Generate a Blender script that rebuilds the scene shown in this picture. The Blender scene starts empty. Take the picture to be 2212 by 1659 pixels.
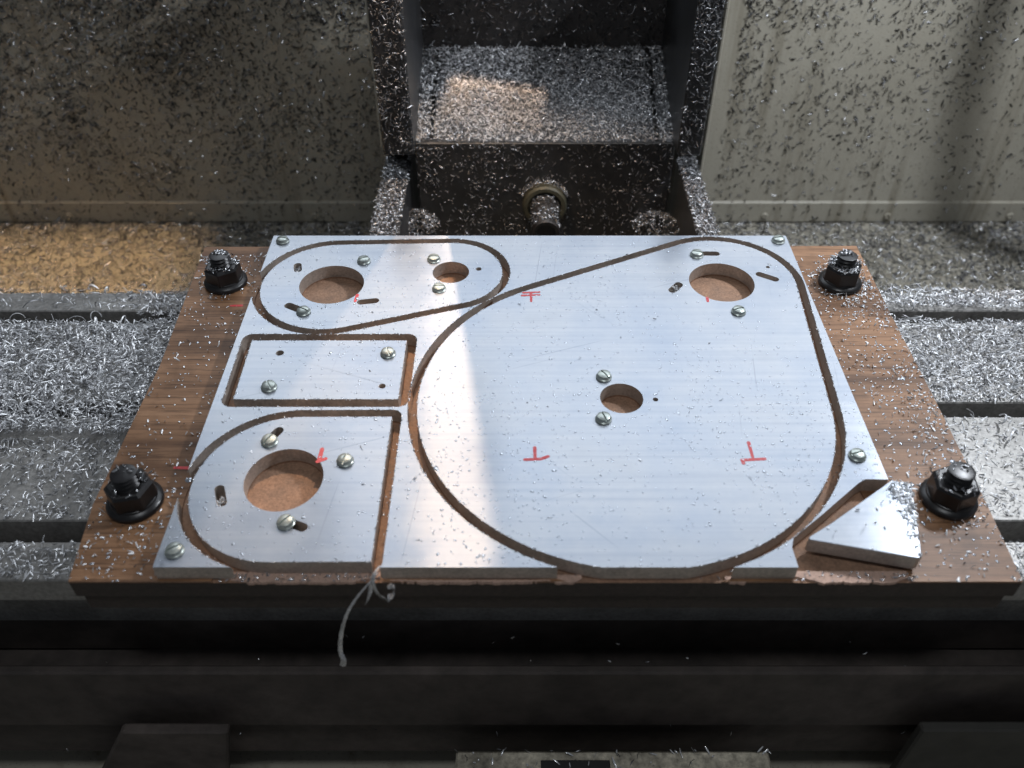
import bpy, bmesh, math, random
import numpy as np
from mathutils import Vector, Matrix, geometry
random.seed(7); rng = np.random.default_rng(7)
D, C, S = bpy.data, bpy.context.scene.collection, bpy.context.scene
R = math.radians

# ------------------------------------------------------------------ camera
F_PX, PITCH, CAM_H = 1878.0, 0.742959, 0.2806       # focal length in px of a 2212 px wide picture, tilt below horizontal, height over the plate
cam = D.cameras.new('camera'); cam_o = D.objects.new('camera', cam); C.objects.link(cam_o)
cam.sensor_width = 36; cam.lens = 36 * F_PX / 2212; cam.clip_start = 0.01; cam.clip_end = 20
cam_o.location = (0, 0, CAM_H); cam_o.rotation_euler = (math.pi / 2 - PITCH, 0, 0)
cam.dof.use_dof = True; cam.dof.focus_distance = 0.47; cam.dof.aperture_fstop = 10
S.camera = cam_o
S.view_settings.view_transform = 'Standard'; S.view_settings.look = 'None'
S.view_settings.exposure = 0.0; S.view_settings.gamma = 1.0
S.render.resolution_x, S.render.resolution_y = 1024, 768
S.cycles.sample_clamp_indirect = 3.0; S.cycles.sample_clamp_direct = 12.0
S.cycles.max_bounces = 6; S.cycles.use_denoising = True

# ------------------------------------------------------------------ world and lights
W = D.worlds.new('World'); S.world = W; W.use_nodes = True
W.node_tree.nodes['Background'].inputs[0].default_value = (0.80, 0.88, 1.0, 1)
W.node_tree.nodes['Background'].inputs[1].default_value = 0.105

def light(name, kind, loc, target, color, energy, **kw):
    l = D.lights.new(name, kind); l.color = color; l.energy = energy
    for k, v in kw.items(): setattr(l, k, v)
    o = D.objects.new(name, l); C.objects.link(o); o.location = loc
    o.rotation_euler = (Vector(target) - Vector(loc)).to_track_quat('-Z', 'Y').to_euler()
    return o
COOL, WARM = (0.84, 0.91, 1.0), (1.0, 0.62, 0.30)
# long cool tube lamp high over the rear of the cabinet, the one mirrored in the plate
light('cabinet_lamp_rear', 'AREA', (0.05, 1.25, 0.95), (0.0, 0.32, 0.0), COOL, 10.5, shape='RECTANGLE', size=1.5, size_y=0.75)
# cool lamp in the right upper corner
light('cabinet_lamp_right', 'AREA', (0.42, 0.50, 0.42), (0.12, 0.56, -0.10), (0.88, 0.93, 1.0), 3.0, shape='RECTANGLE', size=0.05, size_y=0.04)
# soft light coming in through the open door, high above the camera
light('door_light', 'AREA', (0.02, -0.10, 1.10), (0.05, 0.6, -0.05), (0.92, 0.96, 1.0), 2.6, shape='RECTANGLE', size=0.30, size_y=0.14)
# small warm work lamp behind the plate, plus two added beams for warm patches
light('work_lamp_bulb', 'SPOT', (-0.048, 0.5075, 0.30), (-0.06, 0.32, 0.0), (1.0, 0.70, 0.46), 3.9, shadow_soft_size=0.0002, spot_size=R(110), spot_blend=0.3)
light('added_floor_beam', 'AREA', (-0.60, 0.60, 0.42), (-0.60, 0.622, -0.2), (1.0, 0.64, 0.33), 0.95, shape='RECTANGLE', size=0.56, size_y=0.24, spread=R(9))
light('added_shelf_beam', 'AREA', (-0.018, 0.600, 0.26), (-0.014, 0.617, 0.0), (1.0, 0.70, 0.48), 0.13, shape='RECTANGLE', size=0.066, size_y=0.034, spread=R(4))

# ------------------------------------------------------------------ helpers
def ray(u, v):
    x, y = (u - 1106) / F_PX, (v - 829.5) / F_PX
    return Vector((x, math.cos(PITCH) - y * math.sin(PITCH), -math.sin(PITCH) - y * math.cos(PITCH)))
def at(u, v, z=None, Y=None):
    d = ray(u, v); t = (z - CAM_H) / d.z if z is not None else Y / d.y
    return Vector((d.x * t, d.y * t, CAM_H + d.z * t))

def nodes(name):
    m = D.materials.new(name); m.use_nodes = True; nt = m.node_tree
    return m, nt, nt.nodes, nt.links, nt.nodes['Principled BSDF']
def noise(nt, scale, vec=None, detail=3, rough=0.55):
    n = nt.nodes.new('ShaderNodeTexNoise'); n.inputs['Scale'].default_value = scale
    n.inputs['Detail'].default_value = detail; n.inputs['Roughness'].default_value = rough
    if vec: nt.links.new(vec, n.inputs['Vector'])
    return n
def mapping(nt, scale, loc=(0, 0, 0)):
    g = nt.nodes.new('ShaderNodeNewGeometry'); mp = nt.nodes.new('ShaderNodeMapping')
    mp.inputs['Scale'].default_value = scale; mp.inputs['Location'].default_value = loc
    nt.links.new(g.outputs['Position'], mp.inputs['Vector']); return mp.outputs['Vector']
def ramp(nt, fac, stops):
    r = nt.nodes.new('ShaderNodeValToRGB'); e = r.color_ramp.elements
    e[0].position, e[0].color = stops[0][0], (*stops[0][1], 1); e[1].position, e[1].color = stops[-1][0], (*stops[-1][1], 1)
    for p, c in stops[1:-1]: x = e.new(p); x.color = (*c, 1)
    nt.links.new(fac, r.inputs[0]); return r.outputs[0]
def mix(nt, a, b, fac, mode='MIX'):
    m = nt.nodes.new('ShaderNodeMix'); m.data_type = 'RGBA'; m.blend_type = mode
    for s, i in ((a, 6), (b, 7), (fac, 0)):
        if isinstance(s, (int, float)): m.inputs[i].default_value = s
        elif isinstance(s, tuple): m.inputs[i].default_value = (*s, 1)
        else: nt.links.new(s, m.inputs[i])
    return m.outputs[2]
def bump(nt, h, strength, dist, bsdf):
    b = nt.nodes.new('ShaderNodeBump'); b.inputs['Strength'].default_value = strength; b.inputs['Distance'].default_value = dist
    nt.links.new(h, b.inputs['Height']); nt.links.new(b.outputs[0], bsdf.inputs['Normal'])
def simple(name, col, rough=0.5, metal=0.0, var=0.25, scale=60, bmp=0.15, bdist=0.0005, spec=0.5):
    m, nt, N, L, b = nodes(name); v = mapping(nt, (1, 1, 1))
    n = noise(nt, scale, v, 5, 0.65); n2 = noise(nt, scale * 0.13, v, 4)
    lo = tuple(c * (1 - var) for c in col); hi = tuple(min(1, c * (1 + var)) for c in col)
    c = ramp(nt, n.outputs[0], [(0.3, lo), (0.7, hi)])
    c = mix(nt, c, ramp(nt, n2.outputs[0], [(0.35, (1 - var,) * 3), (0.65, (1, 1, 1))]), 1.0, 'MULTIPLY')
    L.new(c, b.inputs['Base Color'])
    r = ramp(nt, n2.outputs[0], [(0.3, (rough * 0.8,) * 3), (0.7, (min(1, rough * 1.2),) * 3)]); L.new(r, b.inputs['Roughness'])
    b.inputs['Metallic'].default_value = metal; b.inputs['Specular IOR Level'].default_value = spec
    bump(nt, n.outputs[0], bmp, bdist, b); return m

M = {}
def mat_plate():
    m, nt, N, L, b = nodes('brushed_aluminium')
    v = mapping(nt, (8, 1900, 1)); v2 = mapping(nt, (5, 420, 1)); v3 = mapping(nt, (1, 1, 1))
    fine = noise(nt, 1.0, v, 4, 0.7); streak = noise(nt, 1.0, v2, 5, 0.6); stain = noise(nt, 22, v3, 5, 0.6)
    c = ramp(nt, streak.outputs[0], [(0.25, (0.35, 0.378, 0.425)), (0.5, (0.405, 0.43, 0.468)), (0.8, (0.455, 0.47, 0.495))])
    c = mix(nt, c, ramp(nt, stain.outputs[0], [(0.3, (0.66, 0.71, 0.78)), (0.6, (1, 1, 1))]), 0.9, 'MULTIPLY')
    for rot, sc, of in ((0.35, (9, 700, 1), 1.7), (-0.8, (12, 800, 1), 5.1), (1.45, (10, 750, 1), 9.3)):
        g = N.new('ShaderNodeNewGeometry'); mp = N.new('ShaderNodeMapping'); mp.vector_type = 'TEXTURE'
        mp.inputs['Rotation'].default_value = (0, 0, rot); mp.inputs['Scale'].default_value = (1 / sc[0], 1 / sc[1], 1); mp.inputs['Location'].default_value = (of, of, 0)
        L.new(g.outputs['Position'], mp.inputs['Vector']); sn_ = noise(nt, 1.0, mp.outputs['Vector'], 1, 0.4)
        c = mix(nt, c, ramp(nt, sn_.outputs[0], [(0.76, (1, 1, 1)), (0.79, (0.62, 0.64, 0.67))]), 0.6, 'MULTIPLY')
    L.new(c, b.inputs['Base Color'])
    b.inputs['Metallic'].default_value = 0.5
    L.new(ramp(nt, stain.outputs[0], [(0.3, (0.17,) * 3), (0.7, (0.27,) * 3)]), b.inputs['Roughness'])
    b.inputs['Anisotropic'].default_value = 0.9
    t = N.new('ShaderNodeTangent'); t.direction_type = 'UV_MAP'; t.uv_map = 'UVMap'; L.new(t.outputs[0], b.inputs['Tangent'])
    bump(nt, fine.outputs[0], 0.22, 0.0001, b); b.inputs['Anisotropic Rotation'].default_value = ANIS; return m
ANIS = 0.25
M['plate'] = mat_plate()
def mat_wood():
    m, nt, N, L, b = nodes('wood_laminate')
    v = mapping(nt, (6, 210, 1)); v2 = mapping(nt, (2.0, 30, 1), (3, 0.4, 0)); v3 = mapping(nt, (40, 900, 1))
    g = noise(nt, 1.0, v, 6, 0.65); w = noise(nt, 1.0, v2, 4, 0.5); p = noise(nt, 1.0, v3, 3, 0.6)
    c = ramp(nt, g.outputs[0], [(0.30, (0.13, 0.062, 0.031)), (0.46, (0.26, 0.137, 0.070)), (0.70, (0.35, 0.195, 0.108))])
    c = mix(nt, c, ramp(nt, w.outputs[0], [(0.36, (0.38, 0.34, 0.31)), (0.52, (1, 1, 1))]), 0.85, 'MULTIPLY')
    c = mix(nt, c, ramp(nt, p.outputs[0], [(0.38, (0.35, 0.32, 0.3)), (0.46, (1, 1, 1))]), 0.7, 'MULTIPLY')
    st = noise(nt, 28, mapping(nt, (1, 1, 1)), 5, 0.65); c = mix(nt, c, ramp(nt, st.outputs[0], [(0.34, (0.45, 0.42, 0.40)), (0.52, (1, 1, 1))]), 0.7, 'MULTIPLY')
    L.new(c, b.inputs['Base Color']); b.inputs['Roughness'].default_value = 0.48; b.inputs['Specular IOR Level'].default_value = 0.3
    bump(nt, g.outputs[0], 0.2, 0.0003, b); return m
M['wood'] = mat_wood()
M['edge'] = simple('milled_aluminium_edge', (0.50, 0.435, 0.385), 0.42, 0.35, 0.25, 700, 0.3, 0.0002)
M['mdf'] = simple('milled_fibreboard', (0.33, 0.195, 0.125), 0.8, 0, 0.3, 900, 0.5, 0.0004)
M['mdf_edge'] = simple('fibreboard_edge', (0.055, 0.042, 0.035), 0.7, 0, 0.3, 500, 0.3, 0.0003)
M['cast'] = simple('ground_cast_iron', (0.30, 0.29, 0.275), 0.42, 0.35, 0.3, 420, 0.2, 0.0003)
M['dark'] = simple('black_painted_metal', (0.030, 0.031, 0.033), 0.38, 0.0, 0.3, 90, 0.15, 0.0004)
M['darker'] = simple('oily_black_casting', (0.030, 0.027, 0.026), 0.5, 0.0, 0.4, 60, 0.2, 0.0005)
M['saddle'] = simple('glare_lifted_oily_casting', (0.085, 0.069, 0.061), 0.7, 0.0, 0.4, 60, 0.2, 0.0005)  # casting colour lifted towards brown to imitate veiling glare
M['olive'] = simple('olive_grey_paint', (0.055, 0.052, 0.045), 0.7, 0.0, 0.25, 60, 0.15)
M['rubber'] = simple('black_rubber', (0.02, 0.02, 0.02), 0.7)
M['brass'] = simple('dull_brass', (0.075, 0.072, 0.048), 0.5, 0.1, 0.2, 200)
M['zinc'] = simple('zinc_plated_steel', (0.42, 0.46, 0.43), 0.34, 0.6, 0.2, 500, 0.1, 0.0001)
M['black_oxide'] = simple('oiled_black_oxide_steel', (0.018, 0.017, 0.018), 0.34, 0.1, 0.4, 260, 0.25, 0.0003)
def mat_paint():
    m, nt, N, L, b = nodes('beige_enclosure_paint'); v = mapping(nt, (1, 1, 1)); vs = mapping(nt, (75, 75, 4))
    n = noise(nt, 9, v, 5, 0.6); n2 = noise(nt, 650, v, 3, 0.6); n3 = noise(nt, 1.0, vs, 3)
    c = ramp(nt, n.outputs[0], [(0.3, (0.35, 0.325, 0.265)), (0.7, (0.41, 0.385, 0.32))])
    c = mix(nt, c, ramp(nt, n2.outputs[0], [(0.30, (0.35, 0.34, 0.33)), (0.42, (1, 1, 1))]), 0.6, 'MULTIPLY')
    c = mix(nt, c, ramp(nt, n3.outputs[0], [(0.30, (0.62, 0.60, 0.56)), (0.46, (1, 1, 1))]), 0.75, 'MULTIPLY')
    L.new(c, b.inputs['Base Color']); L.new(ramp(nt, n3.outputs[0], [(0.3, (0.25,) * 3), (0.5, (0.5,) * 3)]), b.inputs['Roughness'])
    bump(nt, n2.outputs[0], 0.12, 0.0004, b); return m
M['paint'] = mat_paint()
def mat_chip(name, col, rough, metal=0.85):
    m, nt, N, L, b = nodes(name); v = mapping(nt, (1, 1, 1)); n = noise(nt, 1400, v, 2)
    L.new(ramp(nt, n.outputs[0], [(0.3, tuple(c * 0.75 for c in col)), (0.7, col)]), b.inputs['Base Color'])
    b.inputs['Metallic'].default_value = metal; b.inputs['Roughness'].default_value = rough; return m
M['chip'] = mat_chip('bright_aluminium_chip', (0.97, 0.98, 1.0), 0.20, 0.42)
M['chip_bg'] = mat_chip('glinting_aluminium_chip', (0.90, 0.91, 0.94), 0.20, 0.85)
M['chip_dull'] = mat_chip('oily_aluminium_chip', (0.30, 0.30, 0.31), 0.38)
M['chip_dark'] = mat_chip('dark_oily_shaded_chip', (0.07, 0.07, 0.072), 0.35)
M['curl'] = simple('stringy_aluminium', (0.74, 0.74, 0.76), 0.26, 0.6, 0.35, 1800, 0.6, 0.0004)
m, nt, N, L, b = nodes('red_marker_ink'); n = noise(nt, 900, mapping(nt, (1, 1, 1)), 3)
L.new(ramp(nt, n.outputs[0], [(0.3, (0.62, 0.05, 0.05)), (0.55, (0.45, 0.02, 0.03)), (0.72, (0.62, 0.22, 0.22))]), b.inputs['Base Color']); b.inputs['Roughness'].default_value = 0.4; M['red'] = m
m, nt, N, L, b = nodes('coolant_film'); b.inputs['Base Color'].default_value = (0.56, 0.60, 0.66, 1); b.inputs['Roughness'].default_value = 0.12
b.inputs['Metallic'].default_value = 0.75; M['drop'] = m
m, nt, N, L, b = nodes('sooty_mark'); b.inputs['Base Color'].default_value = (0.06, 0.06, 0.06, 1); M['soot'] = m

def tag(o, label=None, cat=None, group=None, kind=None):
    for k, v in (('label', label), ('category', cat), ('group', group), ('kind', kind)):
        if v: o[k] = v
    return o
def new_obj(name, me, parent=None):
    o = D.objects.new(name, me); C.objects.link(o)
    if parent: o.parent = parent; o.matrix_parent_inverse = parent.matrix_world.inverted()
    return o
def empty(name, loc, label, cat, group=None):
    o = D.objects.new(name, None); C.objects.link(o); o.location = loc; o.empty_display_size = 0.01
    o.matrix_world = Matrix.Translation(loc); return tag(o, label, cat, group)
def from_bm(name, bm, mats, parent=None, smooth=None, bevel=None):
    bmesh.ops.recalc_face_normals(bm, faces=bm.faces)
    me = D.meshes.new(name); bm.to_mesh(me); bm.free()
    for mt in (mats if isinstance(mats, (list, tuple)) else [mats]): me.materials.append(mt)
    if smooth is not None: me.shade_smooth(); me.set_sharp_from_angle(angle=R(smooth))
    o = new_obj(name, me, parent)
    if bevel:
        md = o.modifiers.new('bevel', 'BEVEL'); md.width = bevel; md.segments = 1; md.limit_method = 'ANGLE'; md.angle_limit = R(50)
    return o
def box(bm, x0, x1, y0, y1, z0, z1, mi=0):
    v = [bm.verts.new((x, y, z)) for x in (x0, x1) for y in (y0, y1) for z in (z0, z1)]
    for f in ((0, 1, 3, 2), (4, 6, 7, 5), (0, 4, 5, 1), (2, 3, 7, 6), (0, 2, 6, 4), (1, 5, 7, 3)):
        bm.faces.new([v[i] for i in f]).material_index = mi
def poly_prism(bm, pts, axis, a0, a1):
    """extrude a closed 2D outline along an axis ('x': outline is (y, z); 'y': (x, z); 'z': (x, y))"""
    mk = {'x': lambda p, a: (a, p[0], p[1]), 'y': lambda p, a: (p[0], a, p[1]), 'z': lambda p, a: (p[0], p[1], a)}[axis]
    lo = [bm.verts.new(mk(p, a0)) for p in pts]; hi = [bm.verts.new(mk(p, a1)) for p in pts]; n = len(pts)
    bm.faces.new(lo); bm.faces.new(hi)
    for i in range(n): bm.faces.new([lo[i], lo[(i + 1) % n], hi[(i + 1) % n], hi[i]])
def lathe(bm, prof, seg=32, center=(0, 0, 0), axis='z', mi=0):
    rings = []
    for r, h in prof:
        ring = []
        for i in range(seg):
            a = 2 * math.pi * i / seg
            p = (r * math.cos(a), r * math.sin(a), h) if axis == 'z' else (r * math.cos(a), -h, r * math.sin(a))
            ring.append(bm.verts.new(Vector(center) + Vector(p)))
        rings.append(ring)
    for A, B in zip(rings, rings[1:]):
        for i in range(seg): bm.faces.new([A[i], A[(i + 1) % seg], B[(i + 1) % seg], B[i]]).material_index = mi
    bm.faces.new(rings[0]).material_index = mi; bm.faces.new(rings[-1]).material_index = mi
def boxes(name, mt, parent, *bs, bevel=None):
    bm = bmesh.new()
    for b_ in bs: box(bm, *b_)
    return from_bm(name, bm, mt, parent, bevel=bevel)

# ------------------------------------------------------------------ setting: chip tray floor, rear panels
ZF, YW = -0.20, 0.768
boxes('enclosure_floor', M['paint'], None, (-1.0, 1.0, -0.3, 0.80, ZF - 0.03, ZF))
tag(D.objects['enclosure_floor'], kind='structure')
def wall_panel(x0, x1, label, screws, slit=None):
    t = empty('sheet_metal_panel', ((x0 + x1) / 2, YW, ZF), label, 'wall panel', 'painted sheet metal panels behind the machine')
    zb = at(500, 478, Y=YW).z; zl = at(500, 437, Y=YW).z
    bm = bmesh.new()
    # sheet: plain face, a folded ridge, then the lower lip standing 2 mm proud
    prof = [(YW + 0.004, 0.16), (YW, 0.16), (YW, zl + 0.0015), (YW - 0.0022, zl), (YW - 0.0016, zb + 0.001), (YW - 0.0005, zb), (YW + 0.004, zb)]
    poly_prism(bm, prof, 'x', x0, x1); from_bm('sheet', bm, M['paint'], t)
    boxes('gap_strip', M['darker'], t, (x0, x1, YW + 0.0045, YW + 0.02, ZF + 0.0005, zb + 0.012))
    for u in screws:
        p = at(u, 466, Y=YW - 0.002); bm = bmesh.new()
        lathe(bm, [(0.0036, 0.0), (0.0036, 0.001), (0.0029, 0.0021), (0.0015, 0.0024), (0.0012, 0.0008)], 16, p, 'y')
        from_bm('panel_screw', bm, M['paint'], t, smooth=40)
    return t
wall_panel(-0.95, -0.008, 'dark beige sheet metal panel behind the left side, speckled with metal chips', (149, 415, 681))
wall_panel(0.012, 0.95, 'lighter beige sheet metal panel behind the right side, speckled with metal chips', (1651, 1917, 2181))

# ------------------------------------------------------------------ machine column in the middle
YC = 0.58
col = empty('machine_column', (0.024, YC, ZF), 'black machine column in the middle rear, its shelf heaped with metal chips', 'machine column')
xl, xr = at(895, 308, Y=YC).x, at(1460, 308, Y=YC).x
z_lip = at(1100, 308, Y=YC).z
Y_R = 0.675; z_r = at(1100, 105, Y=Y_R).z
xgl, xgr = at(931, 305, Y=YC).x, at(1421, 305, Y=YC).x
boxes('front_plate', M['dark'], col, (xl, xr, YC, YC + 0.02, ZF, z_lip), bevel=0.001)
bm = bmesh.new(); poly_prism(bm, [(YC + 0.0005, z_lip + 0.0002), (Y_R, z_r), (Y_R, z_r - 0.02), (YC + 0.0205, z_lip - 0.02), (YC + 0.0205, z_lip - 0.0004)], 'x', xgl + 0.0016, xgr - 0.0016)
from_bm('shelf', bm, M['dark'], col)
boxes('rear_plate', M['darker'], col, (xl, xr, Y_R + 0.001, Y_R + 0.02, z_r - 0.06, 0.10))
for a, b_ in ((xl, xgl - 0.0016), (xgr + 0.0016, xr)):
    bm = bmesh.new(); poly_prism(bm, [(YC + 0.0005, z_lip + 0.0002), (Y_R, z_r), (Y_R, z_r - 0.02), (YC + 0.0205, z_lip - 0.02), (YC + 0.0205, z_lip - 0.0004)], 'x', a, b_)
    from_bm('cheek_strip', bm, M['dark'], col)
YP = 0.562
zp = at(860, 336, Y=YP).z
for a, b_ in ((at(829, 336, Y=YP).x, at(895, 336, Y=YP).x), (at(1462, 336, Y=YP).x, at(1514, 336, Y=YP).x)):
    o = boxes('side_pillar', M['dark'], col, (a, b_, YP, YP + 0.16, zp, 0.12), bevel=0.0012)
xg = at(1500, 340, Y=YP).x
# lower rails running towards the viewer, deep in chips
ZR = -0.040
for (ua, ub) in ((834, 888), (1462, 1502)):
    a, b_ = at(ua, 350, z=ZR).x, at(ub, 350, z=ZR).x
    boxes('guide_rail_cover', M['dark'], col, (a, b_, 0.44, 0.60, ZF, ZR), bevel=0.001)
    boxes('rail_root', M['darker'], col, (a + 0.002, b_ - 0.002, 0.601, 0.72, ZF, zp - 0.002))
# ball screw seal: ring and shaft end
ctr = at(1176, 437, Y=YC)
bm = bmesh.new(); lathe(bm, [(0.0168, 0.0), (0.0168, 0.006), (0.0155, 0.0075), (0.0128, 0.0075), (0.0122, 0.0035)], 40, ctr, 'y')
from_bm('seal_ring', bm, M['brass'], col, smooth=35)
bm = bmesh.new(); lathe(bm, [(0.0102, 0.0), (0.0102, 0.042), (0.0096, 0.0435), (0.0070, 0.0435), (0.0066, 0.042)], 36, ctr, 'y')
from_bm('shaft_end', bm, M['darker'], col, smooth=35)
# bent cover edge at the right of the column
boxes('cover_edge', M['paint'], col, (xg + 0.0145, xg + 0.0165, 0.60, 0.64, ZF, 0.12), bevel=0.0004)
boxes('cover_edge', M['paint'], col, (at(829, 336, Y=YP).x - 0.0022, at(829, 336, Y=YP).x - 0.0007, YP + 0.004, YP + 0.02, zp + 0.004, 0.12), bevel=0.0004)

boxes('added_shade_slab', M['darker'], col, (-0.85, -0.16, 0.50, 0.515, 0.30, 0.38), bevel=0.002)  # unseen slab, added to darken the upper left wall

# unseen plates added beside the work lamp to cut its light into a fan
bd = empty('lamp_blockers', (-0.06, 0.48, 0.2), 'two unseen plates added beside the work lamp to shape its light', 'light blocker')
boxes('light_blocker', M['rubber'], bd, (-0.0464, -0.012, 0.4962, 0.4970, 0.235, 0.298))
boxes('light_blocker', M['rubber'], bd, (-0.085, -0.0511, 0.4962, 0.4970, 0.235, 0.298))
# coolant hose hanging at the right
lampR = Vector((0.42, 0.50, 0.42)); hp = []
for u, v in ((2260, -250), (2150, 0), (2085, 230), (2045, 470), (2035, 600), (2060, 760)):
    hp.append(lampR.lerp(at(u, v, Y=YW), 0.5))
bm = bmesh.new(); rows = []
for i in range(41):
    t = i / 40 * (len(hp) - 1); k = min(int(t), len(hp) - 2); f = t - k
    a, b_, c, d = hp[max(k - 1, 0)], hp[k], hp[k + 1], hp[min(k + 2, len(hp) - 1)]
    p = 0.5 * ((2 * b_) + (c - a) * f + (2 * a - 5 * b_ + 4 * c - d) * f * f + (3 * b_ - a - 3 * c + d) * f ** 3)
    rr = 0.0105 + 0.0004 * (i % 2)
    rows.append([bm.verts.new(p + Vector((rr * math.cos(q), rr * math.sin(q), 0))) for q in (2 * math.pi * w / 12 for w in range(12))])
for A, B in zip(rows, rows[1:]):
    for i in range(12): bm.faces.new([A[i], A[(i + 1) % 12], B[(i + 1) % 12], B[i]])
tag(from_bm('coolant_hose', bm, M['rubber'], smooth=60), 'black coolant hose hanging above the right edge of the picture', 'hose')

# ------------------------------------------------------------------ machine table with T slots
ZT = -0.0288
tab = empty('machine_table', (0, 0.31, ZT - 0.04), 'grey cast iron machine table with three T slots, strewn with metal chips', 'machine table')
YF, YB = at(1106, 1254, z=ZT).y, at(1106, 632, z=ZT).y
SL = [tuple(at(1106, v, z=ZT).y for v in q) for q in ((1170, 1125), (900, 870), (697, 672))]
YS1, YS2, YS3 = SL[0], SL[1], SL[2]
edges = [YF] + [e for s in SL for e in s] + [YB]
bm = bmesh.new(); dp = 0.016
prof = [(YF, ZT - 0.015), (YF, ZT)]
for a, b_ in SL: prof += [(a, ZT), (a, ZT - dp), (a - 0.005, ZT - dp), (a - 0.005, ZT - dp - 0.008), (b_ + 0.005, ZT - dp - 0.008), (b_ + 0.005, ZT - dp), (b_, ZT - dp), (b_, ZT)]
prof += [(YB, ZT), (YB, ZT - 0.05), (YF + 0.012, ZT - 0.05), (YF + 0.012, ZT - 0.015)]
poly_prism(bm, prof, 'x', -0.62, 0.62); from_bm('table_top', bm, M['cast'], tab, bevel=0.0006)
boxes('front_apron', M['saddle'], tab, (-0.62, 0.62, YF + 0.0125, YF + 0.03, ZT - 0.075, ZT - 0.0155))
# saddle and base below the table
sad = empty('machine_saddle', (0, 0.25, ZF), 'black machine saddle under the table, in deep shade', 'machine saddle')
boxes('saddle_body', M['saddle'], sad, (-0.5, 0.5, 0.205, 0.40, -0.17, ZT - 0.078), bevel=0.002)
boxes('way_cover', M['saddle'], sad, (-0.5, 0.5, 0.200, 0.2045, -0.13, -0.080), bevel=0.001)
boxes('side_cover', M['olive'], sad, (at(1985, 1556, Y=0.19).x, 0.4, 0.185, 0.19, ZF + 0.01, at(1985, 1556, Y=0.19).z), bevel=0.001)
bm = bmesh.new()
pl = [at(u, v, Y=0.19) for u, v in ((268, 1560), (498, 1560), (498, 1800), (150, 1800))]
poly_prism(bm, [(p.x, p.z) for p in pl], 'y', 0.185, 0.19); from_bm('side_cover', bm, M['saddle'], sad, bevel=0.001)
# chip covered block at the bottom edge of the picture
zt = -0.13
p0, p1 = at(985, 1622, z=zt), at(1660, 1622, z=zt)
blk = empty('lower_way_block', (0.02, 0.13, zt), 'rusty pale metal block with a black slot at the bottom edge, chips on it', 'metal block')
M['rusty'] = simple('rust_stained_metal', (0.58, 0.53, 0.42), 0.5, 0.2, 0.55, 260, 0.3, 0.0005)
boxes('block_body', M['rusty'], blk, (p0.x, p1.x, 0.05, p0.y, zt - 0.03, zt), bevel=0.001)
q0, q1 = at(1168, 1643, z=zt), at(1317, 1643, z=zt)
boxes('slot_insert', M['rubber'], blk, (q0.x, q1.x, 0.05, q0.y, zt - 0.01, zt + 0.0008), bevel=0.0003)

# ------------------------------------------------------------------ outlines of the cut sheet
K = 0.0045; T = 0.0075
PX0, PX1, PY0, PY1 = -0.1396, 0.1604, 0.2003, 0.4340
def hull(circs, off=0.0, n=180):
    P = []
    for x, y, r in circs:
        rr = r + off
        if rr <= 1e-6: P.append((x, y)); continue
        a = np.linspace(0, 2 * np.pi, n, endpoint=False); P += list(zip(x + rr * np.cos(a), y + rr * np.sin(a)))
    P = sorted(set((round(a, 7), round(b_, 7)) for a, b_ in P))
    def half(Q):
        H = []
        for p in Q:
            while len(H) > 1 and (H[-1][0] - H[-2][0]) * (p[1] - H[-2][1]) - (H[-1][1] - H[-2][1]) * (p[0] - H[-2][0]) <= 0: H.pop()
            H.append(p)
        return H
    return half(P)[:-1] + half(P[::-1])[:-1]
def clip_y(P, y0):
    out = []
    for i, p in enumerate(P):
        q = P[(i + 1) % len(P)]
        if p[1] >= y0: out.append(p)
        if (p[1] >= y0) != (q[1] >= y0):
            t = (y0 - p[1]) / (q[1] - p[1]); out.append((p[0] + t * (q[0] - p[0]), y0))
    return out
SH = {'tear': [(0.0519, 0.2948, 0.0960), (0.1144, 0.3880, 0.0407)],
      'oblong': [(-0.0978, 0.3858, 0.0387), (-0.0346, 0.3971, 0.0292)],
      'rect': [(-0.1313, 0.3381, 0), (-0.0530, 0.3381, 0), (-0.0532, 0.2949, 0), (-0.1306, 0.2949, 0)],
      'dee': [(-0.0956, 0.2430, 0.0402), (-0.0550, 0.2834, 0), (-0.0550, 0.2030, 0)]}
INNER = {k: clip_y(hull(c), PY0 + 0.0) for k, c in SH.items()}
OUTER = {k: hull(c, K + (0.0006 if k == 'rect' else 0)) for k, c in SH.items()}
def circ(cx, cy, rx, ry=None, n=72):
    ry = ry or rx
    return [(cx + rx * math.cos(2 * math.pi * i / n), cy + ry * math.sin(2 * math.pi * i / n)) for i in range(n)]
def slot(u0, v0, u1, v1, r):
    a, b_ = at(u0, v0, z=0), at(u1, v1, z=0); return hull([(a.x, a.y, r), (b_.x, b_.y, r)], n=28)
def hole(u, v, r): p = at(u, v, z=0); return circ(p.x, p.y, r, n=24)
HOLES = {'tear': [circ(0.0514, 0.2957, 0.0101), circ(0.1147, 0.3880, 0.0177), slot(1506, 547.5, 1547, 547.8, 0.0021),
                  slot(1641, 592.5, 1674, 603, 0.0022), slot(1453, 627, 1466, 615, 0.0023), hole(1658.7, 577, 0.0011)],
         'oblong': [circ(-0.0983, 0.3859, 0.0175), circ(-0.0339, 0.3972, 0.0101), slot(643, 573, 643.5, 583, 0.0022),
                    slot(624, 660, 652, 671, 0.0024), slot(780, 652.5, 810, 649.5, 0.0022), hole(1034, 581, 0.0016)],
         'rect': [hole(604.5, 762.3, 0.0019), hole(825.5, 834, 0.0016)],
         'dee': [circ(-0.0973, 0.2455, 0.0167, 0.0176), slot(581, 950, 602, 930, 0.0022), slot(474, 1056, 479, 1086, 0.0021),
                 slot(617, 1126, 653, 1139, 0.0022)]}
HOLES['tear'].append(hole(1416, 863, 0.0013))
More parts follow.
